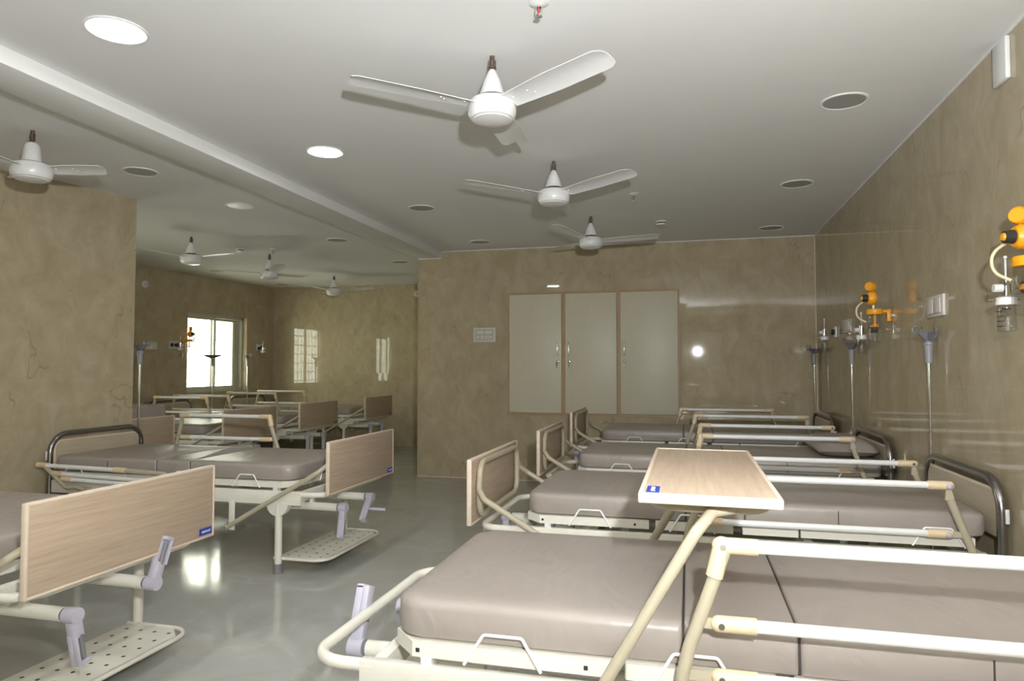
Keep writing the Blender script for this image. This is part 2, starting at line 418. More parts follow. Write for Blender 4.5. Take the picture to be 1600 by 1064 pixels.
# windows
def window(i, s0, s1):
    def frame(b):
        w = .045
        for a, c, z0, z1 in ((s0, s0 + w, WZ0, WZ1), (s1 - w, s1, WZ0, WZ1), (s0, s1, WZ1 - w, WZ1), (s0, s1, WZ0, WZ0 + w)):
            b.prism([(a, .07), (c, .07), (c, .19), (a, .19)], lambda u, v, h: fl(u, v, h), z0, z1)
    f = struct(obj('window_%d' % i, frame, 'alu'), None)
    mid = (s0 + s1) / 2 - .02
    # s0 is the far end of the window
    for k, (a, c, o) in enumerate(((s0 + .14, mid + .04, .13), (mid - .03, s1 - .045, .095))):
        def sash(b):
            w = .035; z0, z1 = WZ0 + .045, WZ1 - .045
            for a2, c2, y0, y1 in ((a, a + w, z0, z1), (c - w, c, z0, z1), (a, c, z1 - w, z1), (a, c, z0, z0 + w)):
                b.prism([(a2, o), (c2, o), (c2, o + .025), (a2, o + .025)], lambda u, v, h: fl(u, v, h), y0, y1)
        sh = obj('window_sash', sash, 'alu', f)
        obj('window_pane', lambda b: b.prism([(a + .03, o + .010), (c - .03, o + .010), (c - .03, o + .015), (a + .03, o + .015)], lambda u, v, h: fl(u, v, h), WZ0 + .07, WZ1 - .07), 'glass', sh)
    def gr(b):
        for k in range(7):
            z = WZ0 + .12 + k * .17
            b.cyl(fl(s0 + .02, .205, z), fl(s1 - .02, .205, z), .006, seg=8)
        for k in range(9):
            s = s0 + .1 + k * (s1 - s0 - .2) / 8
            b.cyl(fl(s, .21, WZ0), fl(s, .21, WZ1), .005, seg=8)
    obj('window_jamb', lambda b: b.prism([(s0 + .03, .12), (s0 + .155, .12), (s0 + .155, .17), (s0 + .03, .17)], lambda u, v, h: fl(u, v, h), WZ0 + .03, WZ1 - .03), 'alu', f)
    obj('window_grille', gr, 'grille', f)
    return f
window(1, *WINS[0]); window(2, *WINS[1])
# ------------------------------------------------------------------ beds
WH = .4725
PV = (.70, .275)                                   # pivot of the swinging footboard (X, z)
def make_bed(label, loc, rz, foot_table=False, rails=(), hx=2.295, hw=.45, cranks=(PI, PI), fold=(True, True), cdx=0., detail=True, mlen=None):
    t = thing('hospital_bed', label, 'bed', loc, rz, 'hospital beds in the ward')
    K = lambda s: (s, hx, hw)
    # main frame
    def frame(b):
        for sy in (-1, 1):
            b.box(.20, hx - .05, sy * .425 - .016, sy * .425 + .016, .425, .51, .004)
            b.box(.66, .70, sy * .449 - .005, sy * .449 + .005, PV[1] - .02, .44, .002)
            # half round gusset above the legs
            for lx in (.36, hx - .28):
                n = 12; o = [(lx + .075 * math.cos(PI + PI * k / n), .43 + .075 * math.sin(PI + PI * k / n)) for k in range(n + 1)]
                b.prism(o, lambda u, v, h: (u, h, v), sy * .425 - .02, sy * .425 + .02)
        for x in (.22, .95, 1.55, hx - .08): b.box(x, x + .035, -.42, .42, .44, .50, .003)
        b.tube([(.24, -.425, .492), (.045, -.425, .492), (.045, .425, .492), (.24, .425, .492)], .0165, .115)
    obj('frame', frame, 'cream', t, K('frame'))
    for lx in (.36, hx - .28):
        for sy in (-1, 1):
            lg = obj('leg', lambda b: b.cyl((0, 0, .05), (0, 0, .43), .0225), 'cream', t, 'leg')
            lg.location = (lx, sy * .425, 0)
            obj('rubber_foot', lambda b: b.cyl((0, 0, 0), (0, 0, .06), .029, .026), 'rubber', lg, 'foot')
    # cross tube between head legs hidden under the bed keeps the drives
    # mattress platform
    secs = [(.27, .865, True), (.895, 1.24, False), (1.28, 1.515, False), (1.525, hx - .09, False)]
    for i, (a, c, ch) in enumerate(secs):
        def plat(b):
            k = .075 if ch else .004
            o = [(a + k, -.425), (c, -.425), (c, .425), (a + k, .425), (a, .425 - k), (a, -.425 + k)]
            b.prism(o, lambda u, v, h: (u, v, h), .528, .566)
        p = obj('mattress_platform', plat, 'cream', t, ('plat', i, hx))
        if i == 0 and detail:
            for x in (.36, .80):
                obj('bolt', lambda b: b.box(x - .005, x + .005, -.4275, -.424, .541, .551), 'line', p, ('boltn', x))
    for sy in (-1, 1): obj('support_pad', lambda b: b.box(.37, .40, sy * .41 - .02, sy * .41 + .02, .505, .53), 'white', t, ('pad', sy))
    # mattress: sections with rounded outer corners
    me = mlen or hx - .035
    def matt(b):
        cuts = [(.275, 1.03, (.085, .012, .012, .085)), (1.034, 1.29, .012), (1.294, me, (.012, .05, .05, .012))]
        for a, c, r in cuts:
            rings = []
            for ins, z in ((.018, .5655), (.004, .574), (0, .586), (0, .645), (.003, .656), (.010, .664), (.022, .669), (.06, .6725)):
                rr = tuple(max(.004, q - ins * .4) for q in (r if isinstance(r, tuple) else (r,) * 4))
                # tuck only on the outside edges, little on the seams
                x0 = a + (ins if a < .3 else ins * .07); x1 = c - (ins if c > me - .01 else ins * .07)
                rings.append([(u, v, z) for u, v in rrect(x0, x1, -.412 + ins, .412 - ins, rr)])
            b.loft(rings)
    mo = obj('mattress', matt, 'vinyl', t, ('matt', me))
    for sy in (-1, 1): obj('seam', lambda b: b.box(1.68, 1.684, sy * .412 - .0012, sy * .412 + .0012, .582, .65), 'seam', mo, ('seam', sy))
    for x in (1.03, 1.29): obj('seam', lambda b: b.box(x - .001, x + .005, -.404, .404, .575, .664), 'seam', mo, ('seamgap', x))
    # wire mattress retainers
    def ret(b): b.tube([(-.10, -.006, -.03), (-.05, 0, .047), (.05, 0, .047), (.10, -.006, -.03)], .0042, .012, seg=8)
    for sy in (-1, 1):
        for x in (.59, 1.06, hx - .23):
            w = obj('mattress_retainer', ret, 'bar', t, 'ret'); w.location = (x, sy * .431, .556); w.rotation_euler = (0, 0, 0 if sy < 0 else PI)
    w = obj('mattress_retainer', ret, 'bar', t, 'ret'); w.location = (.268, 0, .556); w.rotation_euler = (0, 0, -PI / 2)
    # footboard on its swing frame
    fb = []
    f = obj('footboard', lambda b: b.box(-.010, .010, -WH + .012, WH - .012, .505, .825, .001), 'oak', t, 'fb')
    fe = obj('edge_band', lambda b: (b.box(-.0125, .0125, -WH, -WH + .013, .503, .827, .005), b.box(-.0125, .0125, WH - .013, WH, .503, .827, .005),
                                     b.box(-.0125, .0125, -WH + .01, WH - .01, .815, .8275, .005), b.box(-.0125, .0125, -WH + .01, WH - .01, .5025, .515, .005)), 'edge', f, 'fbe')
    st = obj('maker_label', lambda b: b.box(-.0125, -.0095, -.452, -.372, .521, .551), 'blue', f, 'stk')
    def letters(b):                                # small unreadable white lettering as in the photo
        y = -.441; hs = (.011, .008, .008, .010, .008, .010, .008)
        for hgt in hs:
            b.box(-.0132, -.0125, y, y + .0055, .531, .531 + hgt); y += .0083
    obj('lettering', letters, 'white', st, 'let')
    def ff(b):
        b.tube([(.029, -.385, .535), (.029, .385, .535), (.029, .385, .80), (.029, -.385, .80)], .0155, .07, closed=True)
        for sy in (-1, 1):
            b.tube([(.030, sy * .388, .72), (.034, sy * .415, .675), (.075, sy * .462, .635), (PV[0] + .01, sy * .468, PV[1] - .004)], .0145, .03)
    g = obj('footboard_frame', ff, 'beige', t, 'ff')
    for sy in (-1, 1): obj('pivot_bolt', lambda b: b.sphere((PV[0], sy * .484, PV[1]), .009, (1, .6, 1)), 'chrome', g, ('pb', sy))
    if foot_table:
        a = math.radians(90.3)
        R = Matrix.Rotation(a, 4, 'Y'); P = Vector((PV[0], 0, PV[1]))
        for o in (f, g):
            o.location = P - R.to_3x3() @ P; o.rotation_euler = (0, a, 0)
    # headboard
    obj('headboard_frame', lambda b: b.tube([(hx, -hw, .20), (hx, -hw, .815), (hx, hw, .815), (hx, hw, .20)], .0195, .13), 'steel', t, K('hb'))
    def hp(b):
        o = rrect(-hw + .035, hw - .035, .575, .765, (.004, .004, .06, .06))
        b.prism(o, lambda u, v, h: (h, u, v), hx - .008, hx + .008)
    h = obj('headboard', hp, 'oak_head', t, K('hp'))
    obj('edge_band', lambda b: b.tube([(hx, -hw + .035, .60), (hx, -hw + .035, .765), (hx, hw - .035, .765), (hx, hw - .035, .60)], .0085, .055, seg=8), 'edge', h, K('hpe'))
    for sy in (-1, 1): obj('headboard_clip', lambda b: b.box(hx + .006, hx + .021, sy * (hw + .016) - .006, sy * (hw + .016) + .006, .64, .70, .004), 'white', t, K('hc') + (sy,))
    # shoe tray
    def tray(b):
        nx, ny = 3, 9; x0, x1, y0, y1 = .07, .39, -.40, .40
        o = [(x0 + .07, y0), (x1, y0), (x1, y1), (x0 + .07, y1), (x0, y1 - .07), (x0, y0 + .07)]
        b.prism(o, lambda u, v, h: (u, v, h), .086, .092)
    tr = obj('shoe_tray', tray, 'perforated', t, 'tray')
    obj('tray_rim', lambda b: b.tube([(.40, -.41, .088), (.045, -.41, .088), (.045, .41, .088), (.40, .41, .088)], .0095, .10), 'cream', tr, 'rim')
    # crank drives
    for (cy, ang, fd) in ((-.10, cranks[0], fold[0]), (.28, cranks[1], fold[1])):
        d = obj('crank_drive', lambda b: (b.cyl((.03, 0, 0), (.42, 0, 0), .0255), b.cyl((.42, 0, 0), (1.35, 0, 0), .016), b.box(.20, .225, -.012, .012, 0, .07)), 'cream', t, 'drive')
        d.location = (cdx, cy, .395)
        obj('collar_ring', lambda b: b.cyl((.022, 0, 0), (.032, 0, 0), .0235), 'crank_dark', d, 'cring')
        obj('bolt', lambda b: b.sphere((.12, -.025, .004), .006), 'chrome', d, 'cbolt')
        # arm along +Z in its own space, rotated about X
        def arm(b):
            b.cyl((-.032, 0, 0), (.018, 0, 0), .0285, seg=24)
            b.prism([(-.022, 0), (.022, 0), (.020, .17), (-.020, .17)], lambda u, v, h: (h, u, v), -.030, -.004) if False else None
            b.box(-.028, .012, -.021, .021, .0, .085, .006)
            b.box(-.012, .012, -.024, .024, .07, .185, .006)
            b.box(-.034, -.010, -.024, -.014, .075, .185, .004)
            b.box(-.034, -.010, -.024, .024, .172, .188, .004)
        c = obj('crank', arm, 'crank', t, 'arm')
        c.location = d.location; c.rotation_euler = (ang, 0, 0)
        if fd:
            obj('crank_handle', lambda b: (b.cyl((-.022, .004, .06), (-.022, .004, .075), .006), b.cyl((-.022, .004, .075), (-.022, .004, .165), .009)), 'rubber', c, 'hdl')
        else:
            obj('crank_handle', lambda b: (b.cyl((-.02, .0, .09), (-.05, 0, .09), .007), b.cyl((-.05, 0, .09), (-.15, 0, .09), .0105, .0095)), 'crank', c, 'hdl2')
    # side rails
    for r in rails: side_rail(t, **r)
    return t

def side_rail(t, sy, a=1.13, b_=2.09, zt=.82, d=(.2, .33), folded=False):
    y = sy * .478
    if folded:
        bars = [((1.49, .602), (2.18, .614)), ((1.0, .535), (2.05, .562)), ((.95, .500), (1.97, .528))]
        posts = [[(1.49, .602), (1.17, .590), (1.02, .49), (1.0, .44)], [(2.14, .612), (1.95, .47), (1.86, .478), (1.80, .46)]]
    else:
        bars = [((a, zt), (b_, zt))] + [((a - .005, zt - q), (b_ - .005, zt - q)) for q in d]
        posts = [[(a, zt - .005), (a - .082, zt - .235), (a - .10, zt - .31), (a - .075, .46), (a - .06, .44)],
                 [(b_ + .012, zt - .055), (b_ + .10, .50), (b_ + .105, .44)]]
    key = (sy, a, b_, zt, d, folded)
    def post(b, k):
        b.tube([(x, y, z) for x, z in posts[k]], .0155, .06 if k == 0 else .04)
        if not folded:
            # flattened end of the head-side post, and the links that carry the lower bars
            if k: b.prism([(b_ - .002, zt + .004), (b_ + .012, zt + .004), (b_ + .030, zt - .06), (b_ - .006, zt - .06)], lambda u, v, h: (u, h, v), y - .006, y + .006)
            for q in d:
                z = zt - q
                xl = a - .005 - .09 * min(1, q / .235); xr = b_ + .012 + (.088 / (zt - .055 - .50)) * (q - .055)
                if k == 0: b.box(xl, a + .01, y - .004, y + .004, z - .012, z + .012)
                else: b.box(b_ - .02, xr, y - .004, y + .004, z - .012, z + .012)
        x = posts[k][-1][0]
        b.box(x - .02, x + .02, min(y, sy * .438), max(y, sy * .438), .43, .475)
    for k in (0, 1): obj('rail_post', lambda b: post(b, k), 'beige', t, ('post', k) + key)
    for i, (p, q) in enumerate(bars):
        P = Vector((p[0], y, p[1])); Q = Vector((q[0], y, q[1])); u = (Q - P).normalized()
        br = obj('rail_bar', lambda b: b.cyl(P + u * .02, Q - u * .02, .0145), 'bar', t, ('bar', i) + key)
        def collar(b, S, dd, elbow=False):
            b.cyl(S - dd * .012, S + dd * .07, .0185, seg=18); b.sphere(S - dd * .012, .0185, (1, 1, 1), 14)
            if elbow:
                w = Vector((posts[0][1][0] - posts[0][0][0], 0, posts[0][1][1] - posts[0][0][1])).normalized()
                b.cyl(S - dd * .008, S + w * .075, .0195, seg=18); b.sphere(S - dd * .008, .0205, (1, 1, 1), 14)
        obj('rail_joint', lambda b: collar(b, P, u, i == 0 and not folded), 'collar', br, ('c1', i) + key)
        obj('rail_joint', lambda b: collar(b, Q, -u), 'collar', br, ('c2', i) + key)
        obj('screw', lambda b: b.cyl((P.x - .006, y - .0215, P.z), (P.x - .006, y - .016, P.z), .007, seg=10), 'steel', br, ('s1', i) + key)
        if sy < 0 and not folded: obj('knob', lambda b: b.sphere((Q.x + .006, y - .020, Q.z), .0125, (1, .6, 1), 12), 'crank', br, ('s2', i) + key)
        else: obj('screw', lambda b: b.cyl((Q.x + .004, y - .0215, Q.z), (Q.x + .004, y - .016, Q.z), .007, seg=10), 'steel', br, ('s3', i) + key)

XF = -1.05                                         # foot end of the right row
R1, R2, R3, R4 = 2.13, 3.72, 5.33, 6.95
make_bed('nearest right-hand bed, footboard swung up over the mattress as a table', (XF, R1, 0), 0, True,
         [dict(sy=-1, a=1.128, b_=2.09, zt=.876, d=(.176, .295)), dict(sy=1, folded=True)], cranks=(math.radians(-22), PI), fold=(True, True), cdx=.03)
make_bed('grey-mattress bed directly behind the one with the swung-over table, oak footboard upright', (XF, R2, 0), 0, False,
         [dict(sy=-1, a=1.128, b_=2.085, zt=.79, d=(.2, .325)), dict(sy=1, a=1.17, b_=2.227, zt=.757, d=(.2, .33))], cranks=(PI, PI))
make_bed('right-row bed carrying the taupe pillow, third from the camera', (XF, R3, 0), 0, False,
         [dict(sy=-1, a=1.14, b_=2.06, zt=.818, d=(.2, .34)), dict(sy=1, a=1.155, b_=2.12, zt=.813, d=(.205, .355))], cranks=(PI * .9, PI))
make_bed('farthest right-hand bed, under the cream wall cabinets', (XF - .03, R4, .03), 0, False,
         [dict(sy=-1, a=1.15, b_=2.07, zt=.815, d=(.19, .31)), dict(sy=1, a=1.01, b_=1.89, zt=.815, d=(.19, .31))], cranks=(PI, PI))
LA, LB = 4.27, 2.31
make_bed('bed against the left marble wall with its near side rail folded down', (-2.13, LA, 0), PI, False,
         [dict(sy=1, folded=True), dict(sy=-1, a=1.045, b_=1.83, zt=.897, d=(.176, .3))], hx=2.17, hw=.41, cranks=(math.radians(-140), math.radians(190)), fold=(False, True))
make_bed('nearest left-hand bed, cut off by the left edge, blue label on its oak footboard', (-2.15, LB, 0), PI, False,
         [dict(sy=1, folded=True), dict(sy=-1, folded=True)], hx=2.17, hw=.41, cranks=(math.radians(22), math.radians(168)))
srt = dict(a=1.0, b_=1.78, zt=.905, d=(.176, .3))
XA = -4.58
make_bed('annex bed half hidden by the left wall, spare mattress stacked on it', (XA, 4.90, .02), PI, False, [dict(sy=1, folded=True), dict(sy=-1, folded=True)])
make_bed('annex bed whose footboard shows through the raised rail of the left-wall bed', (XA, 6.53, .02), PI, False, [dict(sy=1, folded=True), dict(sy=-1, a=.95, b_=1.66, zt=.905, d=(.176, .3))])
make_bed('annex bed with poles and the window at its head, second from the far wall', (XA, 7.95, .02), PI, False, [dict(sy=1, **srt), dict(sy=-1, a=.97, b_=1.7, zt=.905, d=(.176, .3))])
make_bed('farthest annex bed, beside the end wall with the window reflections', (XA, 9.70, .02), PI, False, [dict(sy=1, a=1.0, b_=1.76, zt=.905, d=(.176, .3)), dict(sy=-1, folded=True)])

# spare mattress on the annex bed, pillow on the third bed
def spare(b):
    rings = []
    for ins, z in ((.02, 0), (.004, .012), (0, .03), (0, .21), (.006, .235), (.025, .25)):
        rings.append([(u, v, z) for u, v in rrect(-.92 + ins, .92 - ins, -.42 + ins, .42 - ins, .06)])
    b.loft(rings)
sp = obj('spare_mattress', spare, 'vinyl'); sp.location = (XA - .96, 4.93, .694); sp['label'] = 'thick grey spare mattress lying on the annex bed behind the left wall'; sp['category'] = 'mattress'
def pillow(b):
    n = 16; top = []; 
    for i in range(n + 1):
        row = []
        for j in range(n + 1):
            u = -1 + 2 * i / n; v = -1 + 2 * j / n
            e = max(0., (1 - u ** 4) * (1 - v ** 4)) ** .55
            pin = 1 - .05 * (1 - abs(u)) * abs(v) - .0
            x = u * .19 * (1 - .06 * (1 - v * v) * abs(u)); y = v * .36 * (1 - .04 * (1 - u * u) * abs(v))
            row.append((x, y, .085 * e))
        top.append(row)
    T = [[b.bm.verts.new((x, y, .048 + z)) for x, y, z in r] for r in top]
    B = [[T[i][j] if i in (0, n) or j in (0, n) else b.bm.verts.new((top[i][j][0], top[i][j][1], .048 - top[i][j][2] * .56)) for j in range(n + 1)] for i in range(n + 1)]
    for i in range(n):
        for j in range(n):
            b.bm.faces.new((T[i][j], T[i + 1][j], T[i + 1][j + 1], T[i][j + 1]))
            b.bm.faces.new((B[i][j], B[i][j + 1], B[i + 1][j + 1], B[i + 1][j]))
pl = obj('pillow', pillow, 'vinyl'); pl.location = (1.03, R3 + .02, .672); pl['label'] = 'taupe vinyl pillow at the head of the third bed, by the right wall'; pl['category'] = 'pillow'

# ------------------------------------------------------------------ drip stands
def iv_pole(loc, label, rz=0., top=1.46, dark=False):
    t = thing('drip_stand', label, 'drip stand', loc, rz, 'drip stands at the bed heads')
    obj('pole', lambda b: b.cyl((0, 0, .24), (0, 0, top - .12), .0075, seg=14), 'chrome', t, ('ivp', top))
    obj('socket', lambda b: (b.lathe([(0, top - .155), (.017, top - .155), (.021, top - .06), (.026, top - .058), (.026, top - .05), (.02, top - .048), (.02, top - .04), (0, top - .04)], seg=20)), 'grey', t, ('ivs', top))
    def head(b):
        b.prism([(-.016, top - .04), (.016, top - .04), (.05, top), (.05, top + .012), (-.05, top + .012), (-.05, top)], lambda u, v, h: (h, u, v), -.008, .008)
        b.prism([(-.016, top - .04), (.016, top - .04), (.05, top), (.05, top + .012), (-.05, top + .012), (-.05, top)], lambda u, v, h: (u, h, v), -.008, .008)
    if dark:
        hd = obj('hook_head', lambda b: b.prism([(-.014, top - .045), (.014, top - .045), (.115, top - .008), (.115, top + .010), (-.115, top + .010), (-.115, top - .008)], lambda u, v, h: (u, h, v), -.008, .008), 'black', t, 'ivhd')
        for k in (0, 1):
            h = obj('hook', lambda b: b.tube([(.105, 0, top), (.145, 0, top), (.152, 0, top + .035), (.128, 0, top + .05)], .006, .02, seg=8), 'steel', hd, 'ivkd'); h.rotation_euler = (0, 0, k * PI)
        return t
    hd = obj('hook_head', head, 'crank_dark', t, ('ivh', top))
    for k in range(4):
        h = obj('hook', lambda b: b.tube([(.045, 0, top + .005), (.078, 0, top + .003), (.082, 0, top + .03), (.066, 0, top + .042)], .005, .014, seg=8), 'crank_dark', hd, ('ivk', top))
        h.rotation_euler = (0, 0, k * PI / 2)
    return t
iv_pole((1.245, 4.11, 0), 'nearest right-wall drip stand with grey hooks, below the switch plate', .15)
iv_pole((1.225, 5.80, 0), 'middle drip stand on the right wall, below the suction jar', .5)
iv_pole((1.225, 7.43, 0), 'farthest right-wall drip stand, close to the room corner', .9)
iv_pole((-4.38, LA + .47, 0), 'drip stand at the free end of the left marble wall', .2)
iv_pole((-6.80, 8.74, 0), 'dark drip stand silhouetted in the middle of the window', .55, 1.46, True)
iv_pole((-6.72, 9.46, 0), 'drip stand in front of the right-hand frame of the window', .0)

# ------------------------------------------------------------------ cabinets in the back wall
cx = [-2.003, -1.357, -.742, -.085]
def cabinet(i, lab, hside, key):
    x0, x1 = cx[i], cx[i + 1]; z0, z1 = .745, 2.14
    t = thing('wall_cabinet', lab, 'cabinet', ((x0 + x1) / 2, YB, z0), 0, 'wall cabinets in the back wall')
    w = (x1 - x0) / 2; h = z1 - z0
    obj('cabinet_frame', lambda b: (b.box(-w, -w + .018, -.02, -.001, 0, h), b.box(w - .018, w, -.02, -.001, 0, h), b.box(-w + .018, w - .018, -.02, -.001, h - .022, h), b.box(-w + .018, w - .018, -.02, -.001, 0, .022)), 'cab_frame', t)
    d = obj('door', lambda b: b.box(-w + .021, w - .021, -.028, -.006, .026, h - .026, .0015), 'cab', t)
    hx = (w - .065) * hside
    def hdl(b):
        b.tube([(hx, -.026, .68), (hx, -.052, .68), (hx, -.052, .81), (hx, -.026, .81)], .0055, .008, seg=10)
        for z in (.678, .812): b.sphere((hx, -.052, z), .009, seg=10)
    obj('handle', hdl, 'chrome', d)
    k = obj('lock', lambda b: b.lathe([(0, 0), (.016, 0), (.016, .006), (.010, .009), (0, .009)], (hx, -.027, .605), (0, -1, 0), 18), 'chrome', d)
    if key: obj('key', lambda b: (b.cyl((hx, -.035, .605), (hx, -.048, .60), .003, seg=8), b.lathe([(0, 0), (.011, 0), (.011, .002), (0, .002)], (hx - .008, -.044, .575), (0, -1, 0), 14), b.box(hx - .011, hx - .005, -.046, -.043, .53, .57)), 'steel', k)
    else: obj('key', lambda b: b.box(hx - .003, hx + .003, -.040, -.036, .54, .60), 'chrome', k)
cabinet(0, 'left cream wall cabinet, handle on its right with a dark key hanging', 1, True)
cabinet(1, 'middle cream wall cabinet, handle on its left edge', -1, False)
cabinet(2, 'right cream wall cabinet, next to the glossy bare tiles', -1, False)

# ------------------------------------------------------------------ ceiling fans
def fan(loc, label, angs, barrel=False, drop=.0, dz=0., R=.615):
    """loc = ceiling point; angs = blade directions"""
    t = thing('ceiling_fan', label, 'ceiling fan', (loc[0], loc[1], H), 0, 'white ceiling fans')
    z = -.225 + dz                                 # blade level
    obj('downrod', lambda b: (b.cyl((0, 0, 0), (0, 0, z + .14), .011, seg=12), b.box(-.016, .016, -.006, .006, -.05, -.02), b.cyl((-.018, 0, -.058), (.018, 0, -.058), .005, seg=8)), 'rust', t, ('rod', dz))
    if barrel: prof = [(0, z + .155), (.028, z + .15), (.043, z + .13), (.050, z + .05), (.051, z + .04), (0, z + .04)]
    else: prof = [(0, z + .165), (.012, z + .163), (.020, z + .15), (.038, z + .11), (.053, z + .06), (.058, z + .046), (0, z + .046)]
    obj('canopy', lambda b: b.lathe(prof), 'fan', t, ('can', dz, barrel))
    obj('gap_ring', lambda b: b.lathe([(0, z + .047), (.047, z + .047), (.047, z + .035), (0, z + .035)]), 'line', t, ('ring', dz))
    obj('motor_housing', lambda b: b.lathe([(0, z + .036), (.060, z + .036), (.094, z + .024), (.105, z + .004), (.107, z - .02), (.105, z - .04), (.096, z - .056), (.086, z - .060), (.084, z - .064), (.05, z - .072), (0, z - .074)], seg=40), 'fan', t, ('motor', dz))
    for a in angs:
        def blade(b):
            n = 20; up = []; 
            for i in range(n + 1):
                u = i / n; x = .10 + (R - .10) * u
                w = (.052 + .018 * min(1, u * 2.2)); 
                if u > .93: w *= (1 - ((u - .93) / .07) ** 2 * .30)
                tw = -.16 * (1 - .35 * u)
                up.append((x, w, tw, .004 + .012 * (1 - u)))
            rows = []
            for x, w, tw, zz in up:
                r = []
                for k in (-1, -.4, .2, .75, 1):
                    yy = k * w; cz = -.010 * k * k
                    r.append((x, yy, z + .012 + (x - .1) * .065 + yy * math.sin(tw) + cz))
                rows.append(r)
            T = [[b.bm.verts.new(p) for p in r] for r in rows]; B = [[b.bm.verts.new((p[0], p[1], p[2] - .003)) for p in r] for r in rows]
            m = len(T[0])
            for i in range(n):
                for k in range(m - 1):
                    b.bm.faces.new((T[i][k], T[i + 1][k], T[i + 1][k + 1], T[i][k + 1])); b.bm.faces.new((B[i][k], B[i][k + 1], B[i + 1][k + 1], B[i + 1][k]))
                for k in (0, m - 1):
                    f = (T[i][k], B[i][k], B[i + 1][k], T[i + 1][k]); b.bm.faces.new(f if k == 0 else f[::-1])
            for i in (0, n):
                for k in range(m - 1): b.bm.faces.new((T[i][k], T[i][k + 1], B[i][k + 1], B[i][k]))
        bl = obj('blade', blade, 'fan', t, ('blade', dz, R)); bl.rotation_euler = (0, 0, math.radians(a))
        for x, y in ((.125, 0), (.215, -.012), (.235, .016)): obj('rivet', lambda b: b.sphere((x, y, z + .008 + y * math.sin(-.15)), .0045, (1, 1, .8), 8), 'bar', bl, ('riv', dz, x))
    return t
fan((-.826, 2.874), 'largest ceiling fan, nearest the camera, centre top', (214, 332, 94))
fan((-.856, 4.463), 'middle ceiling fan of the row over the right-hand beds', (214, 332, 94))
fan((-.846, 6.189), 'farthest fan in the right-hand row, close above the cabinet wall', (250, 10, 130))
fan((-3.673, 3.129), 'fan with a barrel-shaped canopy at the left edge of the photo', (28, 148, 268), True, dz=-.0, R=.38)
fan((-5.048, 6.125), 'annex fan with a shiny reflecting blade, nearest the window', (249, 9, 129))
fan((-4.90, 7.30), 'annex fan in the middle, one broad dark blade pointing up', (197, 317, 77), dz=-.01)
fan((-5.127, 9.28), 'annex fan farthest away, in front of the corner', (10, 250, 130), dz=.0)

# ------------------------------------------------------------------ recessed lights and other ceiling fittings
def downlight(x, y, label, mat='disc', r=.108, grp='recessed ceiling lights'):
    t = thing('recessed_light', label, 'ceiling light', (x, y, H), 0, grp)
    obj('trim_ring', lambda b: b.lathe([(r + .010, 0), (r + .010, -.004), (r + .002, -.007), (r - .006, -.004), (r - .006, 0)], seg=40), 'ceil', t, ('tring', r))
    obj('diffuser', lambda b: b.lathe([(0, -.003), (r - .005, -.003), (r - .005, 0), (0, 0)], seg=40), mat, t, ('diff', r))
downlight(-2.244, 2.266, 'brightly lit round ceiling light nearest the camera, top left', 'lit')
downlight(-2.228, 3.902, 'smaller-looking lit round ceiling light, left of the big fan', 'lit')
downlight(-2.211, 5.503, 'unlit round ceiling light third in the row beside the beam')
downlight(-2.194, 7.16, 'unlit round ceiling light close to the back wall above the cabinets')
downlight(.793, 3.816, 'largest unlit round ceiling light near the right wall')
downlight(.80, 5.464, 'middle unlit ceiling light in the row along the right wall')
downlight(.804, 7.144, 'farthest unlit ceiling light by the right back corner')
downlight(-3.707, 3.981, 'unlit ceiling light over the left marble wall end, beside the barrel fan')
downlight(-3.685, 5.053, 'pale whitish ceiling light just left of the beam', 'dim')
downlight(-3.651, 6.67, 'unlit annex ceiling light third from the left wall end along the beam')
downlight(-3.615, 8.253, 'unlit annex ceiling light farthest along the beam')
downlight(-6.467, 8.376, 'unlit annex ceiling light above the window')
downlight(-6.468, 10.0, 'unlit annex ceiling light in the far corner')
downlight(-2.244, .63, 'added lit ceiling light behind the camera, for extra ambient', 'lit')  # out of view, added to raise the ambient level
downlight(-2.26, -1.0, 'added lit ceiling light far behind the camera, for extra ambient', 'lit')  # second unseen lamp, continues the lit row for more ambient
def sprinkler(x, y, label):
    t = thing('sprinkler', label, 'sprinkler', (x, y, H), 0, 'fire sprinklers')
    obj('rosette', lambda b: b.lathe([(0, 0), (.038, 0), (.038, -.004), (.016, -.012), (0, -.012)]), 'white', t, 'ros')
    obj('frame', lambda b: (b.cyl((0, 0, -.01), (0, 0, -.02), .010), b.tube([(-.009, 0, -.018), (-.012, 0, -.032), (-.004, 0, -.048)], .0025, .006, seg=8), b.tube([(.009, 0, -.018), (.012, 0, -.032), (.004, 0, -.048)], .0025, .006, seg=8), b.cyl((0, 0, -.046), (0, 0, -.052), .006)), 'chrome', t, 'spf')
    obj('bulb', lambda b: b.cyl((0, 0, -.02), (0, 0, -.046), .003, seg=8), 'bulb', t, 'bulb')
    obj('deflector', lambda b: b.lathe([(0, -.052), (.014, -.052), (.013, -.055), (0, -.055)]), 'chrome', t, 'dfl')
sprinkler(-.532, 2.486, 'fire sprinkler at the top edge, in front of the nearest fan')
sprinkler(-.401, 5.47, 'small fire sprinkler to the right of the middle fan')
sprinkler(-4.647, 6.993, 'small fire sprinkler over the annex, behind the fan with the shiny blade')
def smoke(x, y, label):
    t = thing('smoke_detector', label, 'smoke detector', (x, y, H), 0, 'smoke detectors')
    obj('base', lambda b: b.lathe([(0, 0), (.052, 0), (.052, -.012), (0, -.012)]), 'white', t, 'smb')
    obj('sensor_slot', lambda b: b.lathe([(0, -.012), (.036, -.012), (.036, -.022), (0, -.022)]), 'line', t, 'sms')
    obj('cap', lambda b: b.lathe([(0, -.022), (.046, -.022), (.042, -.034), (.02, -.040), (0, -.040)]), 'white', t, 'smc')
